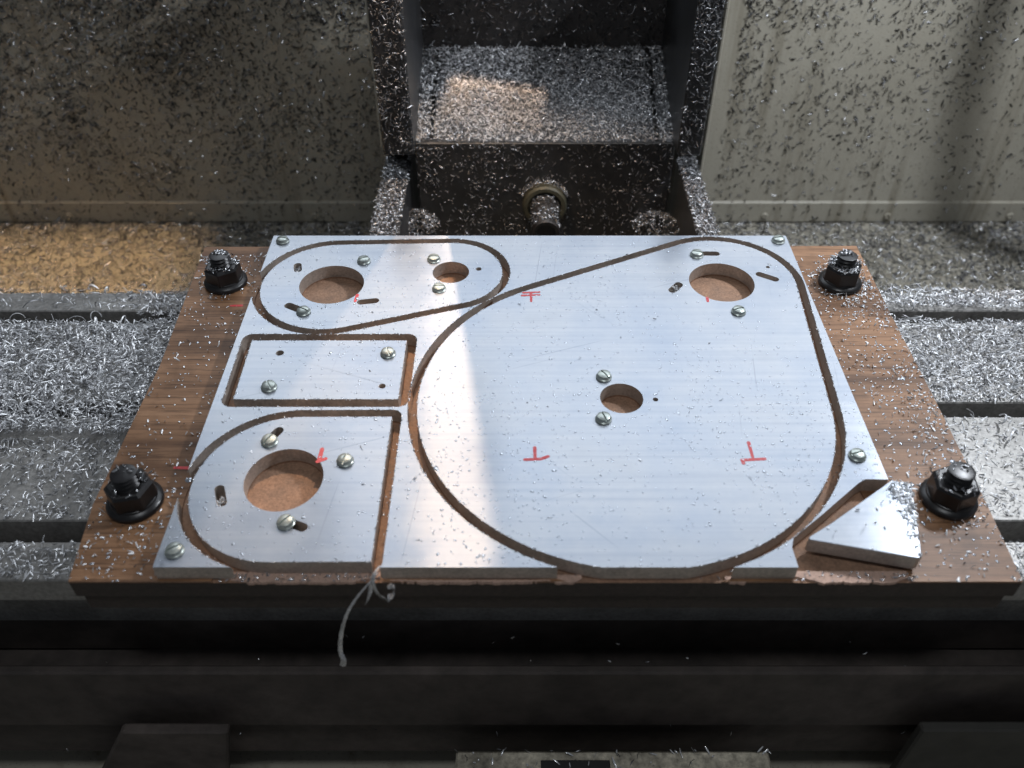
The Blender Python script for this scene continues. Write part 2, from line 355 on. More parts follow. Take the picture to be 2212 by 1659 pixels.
def plate_prism(outer, holes, z0, z1, bm=None, side=0):
    bm = bm or bmesh.new()
    loops = [[Vector((x, y, 0)) for x, y in L_] for L_ in [outer] + holes]
    tris = geometry.tessellate_polygon(loops); flat = [p for L_ in loops for p in L_]
    lo = [bm.verts.new((p.x, p.y, z0)) for p in flat]; hi = [bm.verts.new((p.x, p.y, z1)) for p in flat]
    for t in tris:
        if len(set(t)) < 3: continue
        try: bm.faces.new([hi[i] for i in t]); bm.faces.new([lo[i] for i in t])
        except ValueError: pass
    k = 0
    for L_ in loops:
        n = len(L_)
        for i in range(n): bm.faces.new([lo[k + i], lo[k + (i + 1) % n], hi[k + (i + 1) % n], hi[k + i]]).material_index = side
        k += n
    return bm
def add_uv(me):
    uv = me.uv_layers.new(name='UVMap')
    co = np.empty(len(me.vertices) * 3); me.vertices.foreach_get('co', co); co = co.reshape(-1, 3)
    vi = np.empty(len(me.loops), dtype=np.int32); me.loops.foreach_get('vertex_index', vi)
    uv.data.foreach_set('uv', co[vi][:, :2].astype(np.float32).ravel())
def finish_plate(o):
    o.data.materials.clear(); o.data.materials.append(M['plate']); o.data.materials.append(M['edge'])
    o.data.polygons.foreach_set('material_index', [0 if abs(p.normal.z) > 0.5 else 1 for p in o.data.polygons])
    o.data.set_sharp_from_angle(angle=R(30))
    for p in o.data.polygons: p.use_smooth = abs(p.normal.z) < 0.5
    md = o.modifiers.new('edge_break', 'BEVEL'); md.width = 0.00022; md.segments = 1; md.limit_method = 'ANGLE'; md.angle_limit = R(60)
PARTS = {}
for k, nm, lab, cat in (('tear', 'motor_plate', 'large teardrop shaped aluminium plate on the right, two round holes, red marks on it', 'metal plate'),
                   ('oblong', 'link_plate', 'oblong aluminium plate at the upper left with one large and one small round hole', 'metal plate'),
                   ('rect', 'rectangular_plate', 'small rectangular aluminium plate between the oblong and the D shaped plate', 'metal plate'),
                   ('dee', 'bracket_plate', 'D shaped aluminium plate at the lower left with one large round hole', 'metal plate')):
    t = empty(nm, (SH[k][0][0], SH[k][0][1], -T), lab, cat, 'aluminium plates cut out of the sheet')
    o = from_bm('plate_body', plate_prism(INNER[k], HOLES[k], -T, 0), M['plate'], t); add_uv(o.data); finish_plate(o); PARTS[k] = t

# remaining skeleton of the sheet: rectangle minus the outer cut lines
def bool_diff(o, cutters):
    for c in cutters:
        md = o.modifiers.new('cut', 'BOOLEAN'); md.operation = 'DIFFERENCE'; md.solver = 'EXACT'; md.object = c
    dg = bpy.context.evaluated_depsgraph_get(); me = D.meshes.new_from_object(o.evaluated_get(dg))
    o.modifiers.clear(); return me
cut = []
for k, P in OUTER.items():
    bm = bmesh.new(); poly_prism(bm, P, 'z', -0.03, 0.02); cut.append(from_bm('cutter', bm, M['plate']))
CORNER = [(1935, 1036), (1869, 1035), (1854, 1044), (1817, 1076), (1779, 1109), (1714, 1162), (1711, 1183), (1725, 1226), (1725, 1300), (2150, 1300), (2150, 1036)]
cp = [at(u, v, z=0) for u, v in CORNER]
bm = bmesh.new(); poly_prism(bm, [(p.x, p.y) for p in cp], 'z', -0.03, 0.02); cut.append(from_bm('cutter', bm, M['plate']))
bm = bmesh.new(); box(bm, PX0, PX1, PY0, PY1, -T, 0); so = from_bm('skeleton', bm, M['plate'])
me = bool_diff(so, cut); D.objects.remove(so)
bm = bmesh.new(); bm.from_mesh(me); bm.verts.ensure_lookup_table()
seen, islands = set(), []
for v in bm.verts:
    if v.index in seen: continue
    st, isl = [v], []; seen.add(v.index)
    while st:
        w = st.pop(); isl.append(w)
        for e in w.link_edges:
            x = e.other_vert(w)
            if x.index not in seen: seen.add(x.index); st.append(x)
    islands.append(isl)
FR_LABELS = [((-0.1396, 0.434), 'aluminium frame strip at the rear left corner above the oblong plate'), ((0.0, 0.43), 'aluminium frame strip running along the back edge and down the right side of the sheet'),
             ((-0.0907, 0.343), 'small aluminium sliver wedged between the oblong, rectangular and teardrop plates'),
             ((-0.1355, 0.29), 'aluminium web of the sheet between the small plates, its front edge behind the long curl'),
             ((-0.14, 0.20), 'small aluminium corner left at the front left with one slotted screw'),
             ((0.10, 0.20), 'tiny aluminium foot at the front edge between teardrop plate and loose wedge')]
frames = []
for isl in islands:
    s = set(isl); xs = [v.co.x for v in isl]; ys = [v.co.y for v in isl]
    if (max(xs) - min(xs)) * (max(ys) - min(ys)) < 4e-6: continue
    b2 = bmesh.new(); vm = {v: b2.verts.new(v.co) for v in isl}
    for f in bm.faces:
        if f.verts[0] in s:
            try: b2.faces.new([vm[v] for v in f.verts])
            except ValueError: pass
    cx, cy = sum(xs) / len(xs), sum(ys) / len(ys)
    best = min(FR_LABELS, key=lambda q: min((v.co.x - q[0][0]) ** 2 + (v.co.y - q[0][1]) ** 2 for v in isl))
    print('FRAME island', len(isl), [round(q, 4) for q in (min(xs), max(xs), min(ys), max(ys))], best[1][:30])
    o = from_bm('sheet_remnant', b2, M['plate']); add_uv(o.data); finish_plate(o)
    tag(o, best[1], 'metal offcut', 'remains of the aluminium sheet around the plates'); frames.append((o, isl, best[1]))
bm.free()
# loose wedge at the lower right
wp = [at(u, v, z=0) for u, v in ((1924, 1043), (1966, 1053), (1975, 1110), (1988.5, 1208), (1980, 1211), (1746, 1171), (1746, 1165), (1790, 1138))]
WEDGE = [(p.x, p.y) for p in wp]
o = from_bm('loose_wedge', plate_prism(WEDGE, [], -T, 0), M['plate']); add_uv(o.data); finish_plate(o)
tag(o, 'loose wedge of aluminium broken off at the front right corner beside the black nut', 'metal offcut')
o.location.z = 0.0006; o.rotation_euler = (R(0.3), 0, 0)

# ------------------------------------------------------------------ base board: two layers
ZB = -T; DPK = 0.0010
bl = [at(443, 533, z=ZB), at(1850, 531, z=ZB), at(1925, 680, z=ZB), at(2021, 866, z=ZB), at(2118, 1060, z=ZB), at(2210, 1256, z=ZB), at(147, 1256, z=ZB), at(201, 1089, z=ZB), at(345, 790, z=ZB)]
BOARD = [(p.x, p.y) for p in bl]
brd = empty('base_board', (0, 0.3, ZT), 'brown wood grained base board under the aluminium plates, bolted to the table', 'wooden board')
bm = bmesh.new(); poly_prism(bm, BOARD, 'z', ZB - 0.0100, ZB - DPK); co_ = from_bm('core', bm, [M['mdf'], M['mdf_edge']], brd)
co_.data.polygons.foreach_set('material_index', [0 if abs(p.normal.z) > 0.5 else 1 for p in co_.data.polygons])
inset = [(x * 0.992, y + (0.0015 if y < 0.3 else -0.001)) for x, y in BOARD]
bm = bmesh.new(); poly_prism(bm, inset, 'z', ZT + 0.0001, ZB - 0.0112); from_bm('lower_layer', bm, M['mdf_edge'], brd, bevel=0.0005)
bm = bmesh.new(); poly_prism(bm, [(x * 0.985, y + (0.003 if y < 0.3 else -0.002)) for x, y in BOARD], 'z', ZB - 0.0112, ZB - 0.0100); from_bm('glue_joint', bm, M['rubber'], brd)
bm = bmesh.new(); poly_prism(bm, BOARD, 'z', ZB - DPK - 0.0003, ZB - 0.00005); lo_ = from_bm('laminate', bm, M['wood'])
D.objects.remove(cut.pop())
bm = bmesh.new(); poly_prism(bm, [(min(p.x, PX1 - 0.002), max(p.y, 0.19)) for p in cp if not (p.x > PX1 and p.y > 0.243)], 'z', -0.03, 0.02); cut.append(from_bm('cutter', bm, M['plate']))
# milled grooves; where the sheet ran out at the front the cut goes right through the board edge
fr = [(-0.118, 0.2040), (-0.118, 0.185), (-0.0508, 0.185), (-0.0508, 0.2040)]
bm = bmesh.new(); poly_prism(bm, fr, 'z', -0.03, 0.02); cut.append(from_bm('cutter', bm, M['plate']))
me = bool_diff(lo_, cut); D.objects.remove(lo_)
me.materials.clear(); me.materials.append(M['wood']); me.materials.append(M['mdf'])
me.polygons.foreach_set('material_index', [0 if abs(p.normal.z) > 0.5 else 1 for p in me.polygons])
new_obj('laminate', me, brd)
for c in cut: D.objects.remove(c)
bm = bmesh.new()
for k in INNER:
    if k != 'rect' or True: plate_prism(INNER[k], [h for h in HOLES[k] if len(h) > 30 or True], ZB - DPK - 0.0002, ZB - 0.00005, bm)
from_bm('milled_land', bm, M['mdf'], brd)
for u0, v0, u1, v1 in ((499, 660.5, 522, 660), (378, 1010, 408, 1011)):
    a, b_ = at(u0, v0, z=ZB), at(u1, v1, z=ZB); bm = bmesh.new()
    poly_prism(bm, hull([(a.x, a.y, 0.0007), (b_.x, b_.y, 0.0009)], n=10), 'z', ZB - 0.00002, ZB + 0.00006); from_bm('red_mark', bm, M['red'], brd)
M['fibre'] = simple('torn_pale_fibre_lit', (0.62, 0.42, 0.33), 0.9, 0, 0.2, 1500, 0.8, 0.0005)  # torn fibre, lightened for the light its raised fuzz catches
for xa, xb, yi in ((-0.1165, -0.0520, 0.2036), (-0.0480, 0.0150, 0.1997), (0.0150, 0.0275, 0.2022), (0.0840, 0.0935, 0.2016), (0.1120, 0.1590, 0.2040)):
    n = max(10, int((xb - xa) / 0.0007)); bot, topv = [], []; yb = BOARD[5][1]
    for i in range(n + 1):
        f = i / n; x_ = xa + (xb - xa) * f; e = min(1, 5 * f, 5 * (1 - f))
        bot.append((x_, yb + (yi - yb) * 0.5 * (1 - e) - 0.00035 * e * (1 + math.sin(i * 0.55) * math.sin(i * 0.21 + xa * 99)) + rng.normal(0, 0.00014)))
        topv.append((x_, yi + rng.normal(0, 0.0001)))
    bm = bmesh.new(); plate_prism(bot + topv[::-1], [], ZB - DPK - 0.0006, ZB - 0.00012 if yi > 0.2 else ZB + 0.0001, bm); from_bm('torn_fibre_edge', bm, M['fibre'], brd)
# red pen marks on the plates
def marks(parent, segs, w=0.0008):
    for s in segs:
        P = [at(u, v, z=0) for u, v in s]; bm = bmesh.new()
        for a, b_ in zip(P, P[1:]): 
            poly_prism(bm, hull([(a.x, a.y, w), (b_.x, b_.y, w * random.uniform(0.75, 1.1))], n=10), 'z', 0.00001, 0.00007 + 0.00001 * random.random())
        from_bm('red_mark', bm, M['red'], parent)
marks(PARTS['tear'], [[(1155, 967), (1156, 991)], [(1134, 993), (1168, 991.5), (1184, 986)], [(1147, 634), (1147.5, 651)], [(1131, 632.5), (1165, 631)], [(1128, 638.5), (1165, 637)],
                      [(1527.5, 643), (1529, 651)], [(1617, 956), (1626, 988)], [(1603, 994), (1652, 991.5)], [(1604, 994), (1606, 1001)]], 0.0008)
marks(PARTS['dee'], [[(696, 970), (689, 996)], [(686, 997), (703, 991)]], 0.0009)
marks(PARTS['oblong'], [[(772, 637), (767, 651)]], 0.0009)

# ------------------------------------------------------------------ slotted screws
bm = bmesh.new(); lathe(bm, [(0.0001, -0.004), (0.0019, -0.004), (0.0019, 0.0), (0.0038, 0.00003), (0.00385, 0.0005), (0.0034, 0.00085), (0.0033, 0.0016), (0.0030, 0.0022), (0.0022, 0.00255), (0.0009, 0.0027)], 36)
h_ = from_bm('screw_head', bm, M['zinc']); bm = bmesh.new(); box(bm, -0.00040, 0.00040, -0.005, 0.005, 0.00155, 0.01); c_ = from_bm('cutter', bm, M['zinc'])
screw_me = bool_diff(h_, [c_]); D.objects.remove(h_); D.objects.remove(c_)
screw_me.shade_smooth(); screw_me.set_sharp_from_angle(angle=R(38)); screw_me.name = 'slotted_screw'
SCREWS = [(610, 518, 80, 'slotted screw at the rear left corner of the aluminium sheet'),
          (785.7, 561.4, 115, 'slotted screw on the oblong plate behind its large hole'),
          (936.8, 557.7, 95, 'slotted screw on the oblong plate behind its small hole'),
          (948.3, 621, 92, 'slotted screw on the oblong plate in front of its small hole'),
          (655, 671, 60, 'slotted screw in the front left slot of the oblong plate'),
          (837.8, 760.8, 20, 'slotted screw at the rear right corner of the small rectangular plate'),
          (580.3, 833.3, 30, 'slotted screw at the front left corner of the small rectangular plate'),
          (581.4, 950.5, 150, 'slotted screw in the rear slot of the D shaped plate'),
          (745, 993, 170, 'slotted screw on the D shaped plate to the right of its large hole'),
          (616.8, 1126.6, 140, 'slotted screw in the front slot of the D shaped plate'),
          (375.7, 1187.6, 125, 'slotted screw in the front left corner piece of the sheet'),
          (1505.5, 547.6, 75, 'slotted screw in the slot behind the rear right hole of the teardrop plate'),
          (1596, 670.4, 110, 'slotted screw in front of the rear right hole of the teardrop plate'),
          (1304.7, 811, 35, 'slotted screw behind the small centre hole of the teardrop plate'),
          (1304, 902, 20, 'slotted screw in front of the small centre hole of the teardrop plate'),
          (1681.8, 516.8, 100, 'slotted screw at the rear right corner of the aluminium sheet'),
          (1853, 981.8, 105, 'slotted screw in the right frame strip beside the red marks')]
for u, v, a, lab in SCREWS:
    p = at(u, v, z=0.0012); o = new_obj('slotted_screw', screw_me); o.location = (p.x, p.y, 0.0001)
    o.rotation_euler = (R(random.uniform(-3, 3)), R(random.uniform(-3, 3)), R(a)); tag(o, lab, 'screw', 'slotted screws holding the aluminium')

# ------------------------------------------------------------------ flange nuts on studs
def build_nut():
    t = empty('clamping_nut', (0, 0, 0), '', 'nut', 'black flange nuts clamping the base board'); Rf = 0.0118
    bm = bmesh.new(); lathe(bm, [(0.0112, 0.0), (Rf, 0.0004), (Rf, 0.0020), (0.0114, 0.0026), (0.0098, 0.0034), (0.0094, 0.0042)], 48)
    from_bm('flange', bm, M['black_oxide'], t, smooth=35, bevel=0.0002)
    bm = bmesh.new(); Rh = 0.0102
    prof = [(Rh * 0.99, 0.0034), (Rh, 0.0042), (Rh * 0.985, 0.0112), (Rh * 0.86, 0.0127), (0.0060, 0.0127), (0.0054, 0.0118)]
    lathe(bm, prof, 6); from_bm('hexagon', bm, M['black_oxide'], t, bevel=0.0004)
    # threaded stud: a helix of ridges and roots, cut flat on top
    bm = bmesh.new(); seg, pitch, top = 28, 0.0022, 0.0190; rows = []
    for j in range(10):
        row = []
        for i in range(seg):
            a = 2 * math.pi * i / seg; zz = min(0.0095 + pitch / 2 * (j + 2 * i / seg), top - 0.0003)
            r = 0.0053 if j % 2 else 0.0043
            row.append(bm.verts.new((r * math.cos(a), r * math.sin(a), zz)))
        rows.append(row)
    rows.append([bm.verts.new((0.0041 * math.cos(2 * math.pi * i / seg), 0.0041 * math.sin(2 * math.pi * i / seg), top)) for i in range(seg)])
    for A, B in zip(rows, rows[1:]):
        for i in range(seg): bm.faces.new([A[i], A[(i + 1) % seg], B[(i + 1) % seg], B[i]])
    bm.faces.new(rows[-1]); from_bm('threaded_stud', bm, M['black_oxide'], t, smooth=20)
    return t
nut0 = build_nut(); bpy.context.view_layer.update()
for i, (u, v, a, lab) in enumerate([(294, 1086, 12, 'black flange nut on its stud at the front left corner of the board'),
                     (489, 611, 30, 'black flange nut on its stud at the rear left corner of the board'),
                     (1813, 612, 5, 'chip crusted black flange nut at the rear right corner of the board'),
                     (2046, 1080, 22, 'black flange nut at the front right corner of the board beside the loose wedge')]):
    if i == 0: r = nut0; kids = []
    else:
        r = nut0.copy(); C.objects.link(r)
        for ch in list(nut0.children):
            c = ch.copy(); C.objects.link(c); c.parent = r
    p = at(u, v, z=ZB); r.location = (p.x, p.y, ZB); r.rotation_euler = (0, 0, R(a)); r['label'] = lab
NUTS = [at(u, v, z=ZB) for u, v in ((294, 1086), (489, 611), (1813, 612), (2046, 1080))]

# ------------------------------------------------------------------ curls hanging at the front edge
def ribbon(name, pts, widths, twist0, twist1, mt, label):
    P = [Vector(p) for p in pts]; out = []
    for i in range(len(P) - 1):                    # Catmull-Rom
        a, b_, c, d = P[max(i - 1, 0)], P[i], P[i + 1], P[min(i + 2, len(P) - 1)]
        for s in range(6):
            t = s / 6; out.append(0.5 * ((2 * b_) + (c - a) * t + (2 * a - 5 * b_ + 4 * c - d) * t * t + (3 * b_ - a - 3 * c + d) * t ** 3))
    out.append(P[-1]); n = len(out); bm = bmesh.new(); rows = []
    for i, p in enumerate(out):
        f = i / (n - 1); tg = (out[min(i + 1, n - 1)] - out[max(i - 1, 0)]).normalized()
        ref = Vector((1, 0.2, 0)); sd = (ref - tg * ref.dot(tg)).normalized(); up = tg.cross(sd)
        a = twist0 + (twist1 - twist0) * f; w = np.interp(f, np.linspace(0, 1, len(widths)), widths) * (1 + 0.12 * math.sin(i * 2.3))
        s2 = sd * math.cos(a) + up * math.sin(a); n2 = tg.cross(s2)
        rows.append([bm.verts.new(p - s2 * w / 2), bm.verts.new(p + n2 * w * 0.22), bm.verts.new(p + s2 * w / 2), bm.verts.new(p + n2 * (w * 0.22 - 0.0003))])
    for A, B in zip(rows, rows[1:]):
        for i in range(4): bm.faces.new([A[i], A[(i + 1) % 4], B[(i + 1) % 4], B[i]])
    bm.faces.new(rows[0]); bm.faces.new(rows[-1][::-1])
    o = from_bm(name, bm, mt, smooth=60); tag(o, label, 'metal curl', 'metal curls hanging over the front edge')
def A3(u, v, Y): return at(u, v, Y=Y)
ribbon('metal_curl', [A3(822, 1226, 0.1995), A3(812, 1243, 0.196), A3(795, 1262, 0.194), A3(770, 1292, 0.192), A3(750, 1325, 0.190), A3(738, 1365, 0.188), A3(735, 1405, 0.186), A3(742, 1425, 0.184), A3(740, 1438, 0.184)],
       [0.0004, 0.0007, 0.0013, 0.0021, 0.0026], 1.0, 0.3, M['curl'], 'long curved metal curl hanging down over the front edge')
ribbon('metal_curl', [A3(820, 1222, 0.1995), A3(808, 1240, 0.196), A3(806, 1262, 0.194), A3(818, 1283, 0.193), A3(838, 1292, 0.193), A3(852, 1280, 0.193), A3(850, 1266, 0.193), A3(838, 1268, 0.194)],
       [0.0010, 0.0022, 0.0040, 0.0030, 0.0016], 0.5, 1.7, M['curl'], 'short metal curl rolled into a hook at the front edge')
ribbon('metal_curl', [A3(802, 1258, 0.196), A3(800, 1275, 0.195), A3(795, 1292, 0.194), A3(789, 1306, 0.194)],
       [0.0012, 0.0022, 0.0018, 0.0008], 0.2, 1.9, M['curl'], 'tiny jagged metal curl between the long curl and the hooked one')

# ------------------------------------------------------------------ chips
def chips(name, pos, nrm, Lr=(0.003, 0.0065), wr=(0.0006, 0.0011), tilt=0.35, dull=0.35, label=None, cat='metal chips', lift=0.0004, curv=(0.1, 1.5), dark=False, ns=3, scale=0.72, bright=False):
    N = len(pos)
    if N == 0: return
    Lr = (Lr[0] * 0.6, Lr[1] * scale); wr = (wr[0] * scale, wr[1] * scale)
    pos = np.asarray(pos, float); nrm = np.asarray(nrm, float)
    if nrm.ndim == 1: nrm = np.tile(nrm, (N, 1))
    ref = np.where(np.abs(nrm[:, 2:3]) > 0.9, np.array([[1.0, 0, 0]]), np.array([[0, 0, 1.0]]))
    e1 = np.cross(nrm, ref); e1 /= np.linalg.norm(e1, axis=1, keepdims=True); e2 = np.cross(nrm, e1)
    yaw = rng.uniform(0, 2 * np.pi, N)[:, None]; tl = rng.normal(0, tilt, N)[:, None]
    t0 = np.cos(yaw) * e1 + np.sin(yaw) * e2; t = np.cos(tl) * t0 + np.sin(tl) * nrm
    nn = np.cos(tl) * nrm - np.sin(tl) * t0; bb = np.cross(nn, t)
    ph = rng.normal(0, 0.9, N)[:, None]; c = np.cos(ph) * nn * -1 + np.sin(ph) * bb; wd = np.cross(t, c)
    L_ = rng.uniform(*Lr, N)[:, None] * rng.choice([0.35, 0.55, 1, 1, 1, 1.5], N)[:, None]; w = rng.uniform(*wr, N)[:, None]; th = rng.uniform(*curv, N)[:, None]
    s = np.linspace(-0.5, 0.5, ns); wf = 0.45 + 0.55 * np.sin(np.linspace(0, np.pi, ns))
    V = np.empty((N, ns, 3, 3))
    for j in range(ns):
        a = th * s[j]; ctr_ = t * (np.sin(a) / th * L_) + c * ((1 - np.cos(a)) / th * L_)
        c2 = c * np.cos(a) - t * np.sin(a)
        ww = w * wf[j]
        V[:, j, 0] = ctr_ - wd * ww * 0.5; V[:, j, 1] = ctr_ - c2 * ww * 0.30; V[:, j, 2] = ctr_ + wd * ww * 0.5
    low = np.einsum('njkd,nd->njk', V, nrm).min(axis=(1, 2))
    V += (pos + nrm * (lift * rng.uniform(0.1, 1, (N, 1)) - low[:, None]))[:, None, None, :]
    base = (np.arange(N) * ns * 3)[:, None, None]
    q = []
    for j in range(ns - 1):
        for k in range(2): q.append([j * 3 + k, j * 3 + k + 1, (j + 1) * 3 + k + 1, (j + 1) * 3 + k])
    F = (base + np.array(q)[None]).reshape(-1, 4).astype(np.int32)
    me = D.meshes.new(name); me.vertices.add(N * ns * 3); me.vertices.foreach_set('co', V.reshape(-1).astype(np.float32))
    me.loops.add(len(F) * 4); me.loops.foreach_set('vertex_index', F.ravel())
    me.polygons.add(len(F)); me.polygons.foreach_set('loop_start', np.arange(0, len(F) * 4, 4, dtype=np.int32))
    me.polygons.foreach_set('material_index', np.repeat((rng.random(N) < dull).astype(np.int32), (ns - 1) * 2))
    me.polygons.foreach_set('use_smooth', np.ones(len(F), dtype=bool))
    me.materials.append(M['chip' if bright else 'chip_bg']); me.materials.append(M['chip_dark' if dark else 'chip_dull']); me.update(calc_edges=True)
    o = new_obj(name, me); tag(o, label, cat, None, 'stuff'); return o
def blob(n, seed):                                   # smooth 2D random field in 0..1
    g = np.random.default_rng(seed); A = g.uniform(0, 2 * np.pi, n); Fq = g.uniform(0.3, 1.0, n); P = g.uniform(0, 6.28, n)
    def f(x, y, k):
        s = sum(np.sin((x * math.cos(a) + y * math.sin(a)) * k * fq + p) for a, fq, p in zip(A, Fq, P)); return 0.5 + 0.5 * np.tanh(s / math.sqrt(n) * 1.3)
    return f
fb = blob(9, 3)
def cam_dir(u, v):
    x = (u - 1106) / F_PX; y = (v - 829.5) / F_PX
    return np.stack([x, math.cos(PITCH) - y * math.sin(PITCH), -math.sin(PITCH) - y * math.cos(PITCH)], -1)
def scatter(x0, x1, y0, y1, n, dens=None):
    x = rng.uniform(x0, x1, n); y = rng.uniform(y0, y1, n)
    if dens is not None: k = rng.random(n) < dens(x, y); x, y = x[k], y[k]
    return x, y
def inside(P, x, y):
    P = np.array(P); r = np.zeros(len(x), bool); j = len(P) - 1
    for i in range(len(P)):
        c = ((P[i, 1] > y) != (P[j, 1] > y)) & (x < (P[j, 0] - P[i, 0]) * (y - P[i, 1]) / (P[j, 1] - P[i, 1] + 1e-12) + P[i, 0]); r ^= c; j = i
    return r
# walls
z_low = at(500, 478, Y=YW).z
def wall_dens(x, z):
    h = (z - z_low) / 0.26
    clump = fb(x, z, 90) ; big = fb(x + 3, z, 14)
    d = 0.10 + 0.75 * np.clip(h, 0, 1) ** 1.1 * (0.35 + 0.65 * np.exp(-((x + 0.15) / 0.38) ** 2)) * (0.5 + big)
    return np.clip(d * (0.45 + 1.1 * clump), 0, 1)
x, z = scatter(-0.62, -0.10, z_low, 0.07, 52000, wall_dens); y_ = np.where(z < at(500, 437, Y=YW).z, YW - 0.002, YW)
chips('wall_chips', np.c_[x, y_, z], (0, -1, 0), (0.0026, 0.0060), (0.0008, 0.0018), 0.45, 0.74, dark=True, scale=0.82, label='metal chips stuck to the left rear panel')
x, z = scatter(0.20, 0.64, z_low, 0.07, 20000, lambda x, z: np.clip(wall_dens(-x + 0.1, z) * (0.95 - 0.95 * (x - 0.2) / 0.44), 0, 1)); y_ = np.where(z < at(500, 437, Y=YW).z, YW - 0.002, YW)
chips('wall_chips', np.c_[x, y_, z], (0, -1, 0), (0.003, 0.0066), (0.0009, 0.0020), 0.45, 0.78, dark=True, scale=0.82, label='metal chips stuck to the right rear panel')
# floor
x, y = scatter(-0.70, -0.07, 0.42, YW - 0.001, 66000, lambda x, y: np.clip(0.30 + 0.55 * ((y - 0.52) / 0.24) + 0.4 * fb(x, y, 60) - 0.15, 0, 1))
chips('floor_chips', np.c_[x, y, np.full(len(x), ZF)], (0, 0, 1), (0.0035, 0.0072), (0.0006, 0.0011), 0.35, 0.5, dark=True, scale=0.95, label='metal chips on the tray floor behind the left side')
x, y = scatter(0.12, 0.72, 0.42, YW - 0.001, 66000, lambda x, y: np.clip(0.35 + 0.55 * ((y - 0.52) / 0.24) + 0.5 * fb(x, y, 50) - 0.2, 0, 1))
chips('floor_chips', np.c_[x, y, np.full(len(x), ZF)], (0, 0, 1), (0.0035, 0.0072), (0.0006, 0.0012), 0.35, 0.5, dark=True, scale=0.95, label='metal chips on the tray floor behind the right side')
# column
def shelf_z(y): return z_lip + (z_r - z_lip) * (y - YC) / (Y_R - YC)
sn = np.array([0, -(z_r - z_lip), Y_R - YC]); sn /= np.linalg.norm(sn)
x, y = scatter(xl, xr, YC, Y_R, 14000, lambda x, y: np.where((np.abs(x - xgl) < 0.0022) | (np.abs(x - xgr) < 0.0022), 0.42, 1.0))
chips('shelf_chips', np.c_[x, y, shelf_z(y) + rng.uniform(0, 0.0022, len(x))], sn, (0.0025, 0.0055), (0.0005, 0.0009), 0.35, 0.4, 'bright metal chips heaped on the sloping shelf of the column', bright=True)
x, z = scatter(xl, xr, -0.13, z_lip - 0.001, 5200, lambda x, z: np.clip(0.15 + 0.9 * fb(x, z, 150) * (0.6 + 0.6 * (z > z_lip - 0.02)), 0, 1) * (np.hypot(x - ctr.x, z - ctr.z) > 0.0165))
chips('column_chips', np.c_[x, np.full(len(x), YC), z], (0, -1, 0), (0.0022, 0.0046), (0.0006, 0.0011), 0.35, 0.35, 'metal chips stuck to the front plate of the column')
x, z = scatter(xl, xr, z_r, 0.08, 1600)
chips('column_chips', np.c_[x, np.full(len(x), Y_R + 0.001), z], (0, -1, 0), (0.003, 0.006), (0.0006, 0.0012), 0.35, 0.8, dark=True, label='metal chips on the shaded upper plate of the column')  # mostly dark chips: the shade on this plate is put into their colour
for (ua, ub, lab) in ((829, 895, 'metal chips stuck to the left pillar of the column'), (1462, 1514, 'metal chips stuck to the right pillar of the column')):
    a, b_ = at(ua, 336, Y=YP).x, at(ub, 336, Y=YP).x
    x, z = scatter(a, b_, zp, 0.10, 3000, lambda x, z: np.clip(0.12 + (z - zp) / 0.07, 0, 1) * (0.3 + 0.7 * fb(x, z, 120)))
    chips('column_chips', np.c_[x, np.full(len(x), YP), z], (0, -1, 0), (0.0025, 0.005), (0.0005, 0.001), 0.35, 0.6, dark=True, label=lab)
for (ua, ub, lab) in ((834, 888, 'metal chips heaped on the left rail cover'), (1462, 1502, 'metal chips heaped on the right rail cover')):
    a, b_ = at(ua, 350, z=ZR).x, at(ub, 350, z=ZR).x
    x, y = scatter(a, b_, 0.44, 0.60, 3600)
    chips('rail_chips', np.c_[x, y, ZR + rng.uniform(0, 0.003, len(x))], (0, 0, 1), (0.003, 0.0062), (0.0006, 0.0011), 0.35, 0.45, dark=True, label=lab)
# heaps beside the front plate, on the ring and on the shaft
for (u, v, r, n, lab) in ((900, 502, 0.017, 900, 'small heap of chips beside the left rail cover'), (1420, 505, 0.018, 900, 'small heap of chips beside the right rail cover')):
    p = at(u, v, Y=0.552); a = rng.uniform(0, 6.283, n); rr = r * np.sqrt(rng.random(n))
    hh = (1 - (rr / r) ** 1.5) * 0.011
    chips('chip_heap', np.c_[p.x + rr * np.cos(a), 0.562 + rr * np.sin(a) * 0.9, p.z + hh], (0, -0.5, 0.86), (0.003, 0.0055), (0.0006, 0.0011), 0.5, 0.5, dark=True, label=lab)
n = 260; a = rng.uniform(0.3, 2.84, n); dep = rng.uniform(0, 0.006, n)
chips('seal_chips', np.c_[ctr.x + 0.0175 * np.cos(a), YC - dep, ctr.z + 0.0175 * np.sin(a) + rng.uniform(0, 0.003, n)], np.c_[np.cos(a), np.full(n, -0.3), np.sin(a)], (0.002, 0.0042), (0.0006, 0.001), 0.4, 0.35, 'chips resting on top of the brass ring')
n = 420; a = rng.uniform(0.25, 2.9, n); dep = rng.uniform(0.004, 0.043, n)
chips('seal_chips', np.c_[ctr.x + 0.0104 * np.cos(a), YC - dep, ctr.z + 0.0104 * np.sin(a)], np.c_[np.cos(a), np.full(n, 0.0), np.sin(a)], (0.002, 0.0045), (0.0007, 0.0012), 0.3, 0.5, 'chips resting on the shaft end', dark=True)
